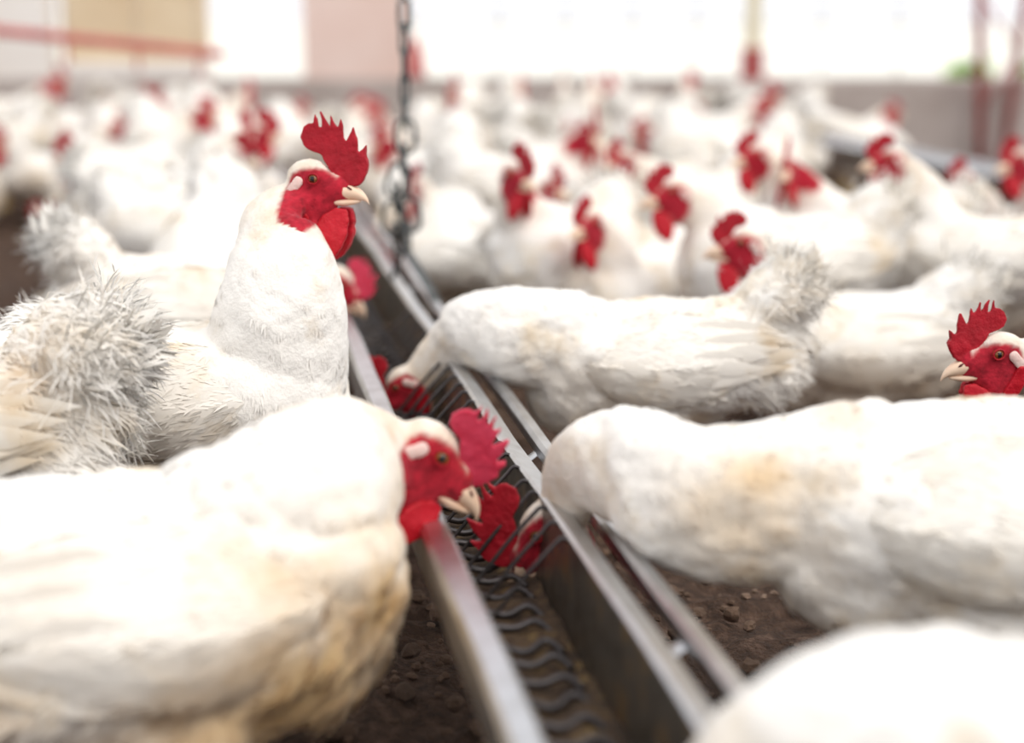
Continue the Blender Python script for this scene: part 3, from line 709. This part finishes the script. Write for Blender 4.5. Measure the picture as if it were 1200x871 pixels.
def copy_hen(kind, far=False):
    src = PROTO[kind]
    if kind not in used: used.add(kind); return src
    r = src.copy(); col.objects.link(r)
    for c, gs in TREE[kind]:
        if far and c.name.split('.')[0] in ('earlobe', 'eye'): continue
        d = c.copy(); col.objects.link(d); d.parent = r
        for g_ in gs:
            e = g_.copy(); col.objects.link(e); e.parent = d
    return r
def by_head(px, py, kind, yaw_deg, label, s=1.0):
    """stand a flock hen where its head is seen"""
    o = copy_hen(kind); e = np.array(PROTO[kind]['eye'])*s; Wp = at_z(px, py, e[2]); best = None
    for off in (0, 12, -12, 24, -24, 36, -36, 48, -48):                 # turn a little rather than stand inside a neighbour
        yaw = math.radians(yaw_deg+off); c, s_ = math.cos(yaw), math.sin(yaw)
        x, y = Wp[0]-(e[0]*c-e[1]*s_), Wp[1]-(e[0]*s_+e[1]*c); gp = gap(x, y, yaw)
        if best is None or gp > best[0]+.004: best = (gp, x, y, yaw)
        if gp > .165: break
    return place(o, best[1], best[2], best[3], label, s)
by_head(785, 226, 'relaxed', 187, 'white hen with dark red face and round wattle behind the fan-tailed hen', 1.0)
by_head(868, 286, 'sitting', 182, 'white hen settled low, red face just above the fanned tail', 1.02)
by_head(1042, 187, 'alert', 208, 'big white hen standing upright in front of the second trough', .95)
by_head(884, 182, 'alert', 195, 'white hen with upright comb, second behind the dark-faced hen', .92)
by_head(924, 196, 'turned', 150, 'white hen with its head turned beside the upright-combed hen', .92)
by_head(604, 206, 'turned', 235, 'white hen facing the trough chain with head turned aside', .95)
by_head(690, 262, 'sitting', 215, 'white hen sitting low between the fan-tailed hen and the flock', .98)
by_head(728, 188, 'relaxed', 210, 'white hen standing just behind the low-sitting hen', .95)
by_head(688, 168, 'turned_right', 190, 'white hen with lifted head turned toward the opening', .9)
by_head(540, 152, 'relaxed', 195, 'white hen standing past the trough chain, head up', .98)
by_head(1192, 188, 'relaxed', 195, 'white hen next to the upright hen, beside the second trough', 1.0)
by_head(1128, 212, 'sitting', 170, 'white hen crouching behind the big upright hen', 1.0)
by_head(84, 180, 'relaxed', 170, 'white hen at the edge of the bare litter', .95)
by_head(236, 132, 'alert', 20, 'white hen with tall comb in the flock beyond the pecking hen', .95)
by_head(305, 156, 'turned', 300, 'white hen right behind the tall hen, face turned', .95)
by_head(168, 114, 'relaxed', 15, 'white hen beneath the red pipe, facing the tan board', .98)
by_head(138, 148, 'sitting', 30, 'white hen sitting in the flock under the red pipe', 1.0)
by_head(124, 122, 'turned_right', 340, 'white hen under the red pipe with turned head', .9)
by_head(1010, 268, 'sitting', 160, 'white hen half hidden at the breast of the big upright hen', .85)

# the rest of the flock, packed between the trough and the dwarf wall
POSE = {'alert': 'standing head up', 'turned': 'glancing to its left', 'relaxed': 'with head drawn in', 'turned_right': 'glancing to its right',
        'peck': 'pecking the litter', 'sitting': 'sitting down'}
MARKS = [(px_x(75, WALL_Y), 'cream wall'), (px_x(242, WALL_Y), 'tan board'), (px_x(356, WALL_Y), 'white gap'), (px_x(478, WALL_Y), 'pink pier'),
         (px_x(790, WALL_Y), 'bright opening'), (99, 'yellowish post')]
def crowd_label(kind, x, y):
    row = 'last rows' if y > 5.1 else 'middle rows' if y > 3.8 else 'first rows'
    return 'white hen %s, %s of flock before the %s' % (POSE[kind], row, next(m_ for lim, m_ in MARKS if x < lim))
n_c = 0
for i in range(30000):
    y = 2.55+(6.35-2.55)*rng.random()**.75; half = .36*y+.25; x = rng.uniform(-half, half)
    if x > 1.2 and y > 6.2: continue
    tt = t_of(y); sx = np.dot(np.array([x, y, 0])-np.array([A[0], A[1], 0]), SD)
    if -W-.17 < sx < .20 and tt < T1+.1: continue                 # keep the trough clear
    if 600+1800*x/(y*CP) < 125 and 2.2 < y < 4.5: continue                # bare litter at the left
    if y < 3.4 and -.36*y < x < -.22*y: continue
    hp = 600+1800*x/(y*CP)
    if hp > 900 and y > 3.45 and not (y > 5.3 and hp < 1010): continue   # open litter before the low wall
    yaw = rng.uniform(0, 6.28)
    if hp > 760 and y < 3.3: continue
    if not free(x, y, yaw, .168 if y < 4.4 else .150): continue
    kind = rng.choice(['alert', 'turned', 'relaxed', 'turned_right', 'peck', 'sitting'], p=[.06, .07, .18, .06, .36, .27])
    o = copy_hen(kind, far=y > 4.2); place(o, x, y, yaw, crowd_label(kind, x, y), rng.uniform(.90, 1.03)); n_c += 1
    if n_c >= 220: break
for k_, o in PROTO.items():
    if k_ not in used: place(o, 1.9, 5.9, 2.0, crowd_label(k_, 1.9, 5.9))
for o in list(col.objects):
    if 'eye' in o.keys(): del o['eye']

# ------------------------------------------------------------------ things at the far side of the barn
t2 = bpy.data.objects.new('feed_trough', None); col.objects.link(t2)
tag(t2, 'second feed trough running along the foot of the low concrete wall', 'trough')
E0, E1 = at(925, 150, 5.2), at(1230, 208, 4.3)
ax2 = unit(E1-E0); sd2 = unit(np.cross(ax2, (0, 0, 1)))
for nm, prof in (('trough_side', [(-.06, 0), (-.045, -.09)]), ('trough_base', [(-.045, -.09), (.045, -.09)]), ('trough_side', [(.045, -.09), (.06, 0)]), ('trough_lip', [(-.085, -.01), (-.06, .0)]), ('trough_lip', [(.06, 0), (.085, -.01)])):
    V = []
    for e in (E0, E1):
        for (s, z), dz in ((prof[0], 0), (prof[1], 0), (prof[1], -.003), (prof[0], -.003)): V.append(e+sd2*s+np.array([0, 0, z+dz]))
    obj(nm, new_mesh(nm, V, ring_faces(2, 4), [M_STEEL], smooth=False), t2)

pipe = bpy.data.objects.new('drinker_pipe', None); col.objects.link(pipe)
tag(pipe, 'red oxide drinker pipe hung above the flock before the cream wall', 'pipe')
Q0, Q1 = at(-60, 30, 5.0), at(262, 64, 5.6)
g = Geo(); g.add(*tube(np.linspace(Q0, Q1, 12), .018, 10)); obj('pipe_run', g.mesh('pipe_run', [M_REDPAINT]), pipe)
for u in (.1, .4, .66, .9):
    p = Q0*(1-u)+Q1*u
    g = Geo(); g.add(*tube(np.array([p, p-np.array([0, 0, .04]), p-np.array([0, 0, .085])]), [.006, .006, .009], 8)); obj('drinker_nipple', g.mesh('drinker_nipple', [M_REDPAINT]), pipe)
    g = Geo(); g.add(*tube(np.array([p, p+np.array([0, 0, .6]), p+np.array([0, 0, 1.6])]), .0025, 5)); obj('hanging_cord', g.mesh('hanging_cord', [M_WIREPALE]), pipe)

def lattice_post(p0, h, wb_, wt, m, label):
    r = bpy.data.objects.new('lattice_post', None); col.objects.link(r); r.location = p0; tag(r, label, 'post')
    for s in (-1, 1):
        g = Geo(); g.add(*tube(np.array([(s*wb_, 0, 0), (s*(wb_+wt)/2, 0, h/2), (s*wt, 0, h)]), .021, 8)); obj('upright', g.mesh('upright', [m]), r)
    for i in range(1, 10):
        z = h*i/10; w0 = wb_+(wt-wb_)*z/h; w1 = wb_+(wt-wb_)*(z+h/10)/h; s = 1 if i % 2 else -1
        g = Geo(); g.add(*tube(np.linspace((-s*w0, 0, z), (s*w1, 0, z+h/10), 3), .007, 6)); obj('lacing_bar', g.mesh('lacing_bar', [m]), r)
pp = at_z(1165, 110, .35); yy = 6.5
lattice_post((px_x(1166, yy), yy-.02, 0), 2.4, .045, .22, M_REDPAINT, 'red oxide lattice post of two uprights by the low wall')
r = bpy.data.objects.new('barn_post', None); col.objects.link(r); r.location = (px_x(880, 7.25), 7.24, 0)
tag(r, 'slim yellowish barn post with red painted foot on the low wall', 'post')
g = Geo(); g.add(*box(-.035, .035, -.03, .03, .48, 2.6)); obj('shaft', g.mesh('shaft', [M_POST], False), r)
g = Geo(); g.add(*box(-.05, .05, -.04, .04, 0, .48)); obj('painted_foot', g.mesh('painted_foot', [M_REDPAINT], False), r)
net = bpy.data.objects.new('netting_frame', None); col.objects.link(net); tag(net, 'pale wire netting frame closing the bright opening over the low wall', 'netting')
for px in (585, 662, 740, 815, 960, 1050):
    g = Geo(); x = px_x(px, WALL_Y+.09); g.add(*tube(np.array([(x, WALL_Y+.09, .34), (x, WALL_Y+.09, 1.4), (x, WALL_Y+.09, 2.6)]), .006, 6)); obj('upright_wire', g.mesh('upright_wire', [M_WIREPALE]), net)
for z in (.60, .95, 1.3):
    g = Geo(); g.add(*tube(np.linspace((px_x(478, WALL_Y), WALL_Y+.09, z), (4, WALL_Y+.09, z), 4), .005, 6)); obj('cross_wire', g.mesh('cross_wire', [M_WIREPALE]), net)

dr_ = bpy.data.objects.new('hanging_drinker', None); col.objects.link(dr_)
dp = at(487, 68, 5.6); dr_.location = dp; tag(dr_, 'small red bell drinker hanging on a cord past the chain', 'drinker')
prof = [(.006, .075), (.012, .07), (.022, .04), (.030, .0), (.032, -.045), (.036, -.06), (.030, -.07)]
V = [(r0*math.cos(a_), r0*math.sin(a_), z0) for r0, z0 in prof for a_ in np.linspace(0, 2*math.pi, 18, endpoint=False)]
obj('bell', new_mesh('bell', V, ring_faces(len(prof), 18), [M_REDPAINT]), dr_)
g = Geo(); g.add(*tube(np.array([(0, 0, .07), (0, 0, .8), (0, 0, 1.9)]), .003, 5)); obj('cord', g.mesh('cord', [M_WIREPALE]), dr_)

# shrubs outside, beyond the low wall
def shrub(x, y, hgt, label):
    r = bpy.data.objects.new('shrub', None); col.objects.link(r); r.location = (x, y, -.05); tag(r, label, 'shrub', 'shrubs in the yard')
    g = Geo()
    for k_ in range(7):
        a_ = rng.uniform(0, 6.28); e = np.array([math.cos(a_)*.25*hgt, math.sin(a_)*.25*hgt, hgt*rng.uniform(.6, .95)])
        g.add(*tube(np.array([(0, 0, 0), e*.5+np.array([0, 0, .1]), e]), [.02, .012, .004], 6))
    obj('stems', g.mesh('stems', [M_POST]), r)
    g = Geo()
    for k_ in range(420):
        d = unit(rng.standard_normal(3))*rng.random()**.4*np.array([.42, .42, .45])*hgt+np.array([0, 0, .58*hgt])
        lv, lf = leaf(.13, .06, 3, -.1); M = Matrix.Rotation(rng.uniform(0, 6.28), 3, 'Z') @ Matrix.Rotation(rng.uniform(-.6, 1), 3, 'Y'); g.add(lv@np.array(M).T+d, lf)
    tag(obj('foliage', g.mesh('foliage', [M_LEAF]), r), kind='stuff')
shrub(px_x(1138, 9.9), 9.9, .40, 'low green shrub outside behind the lattice post')
shrub(px_x(1240, 9.3), 9.3, .50, 'taller green shrub outside past the lattice post')
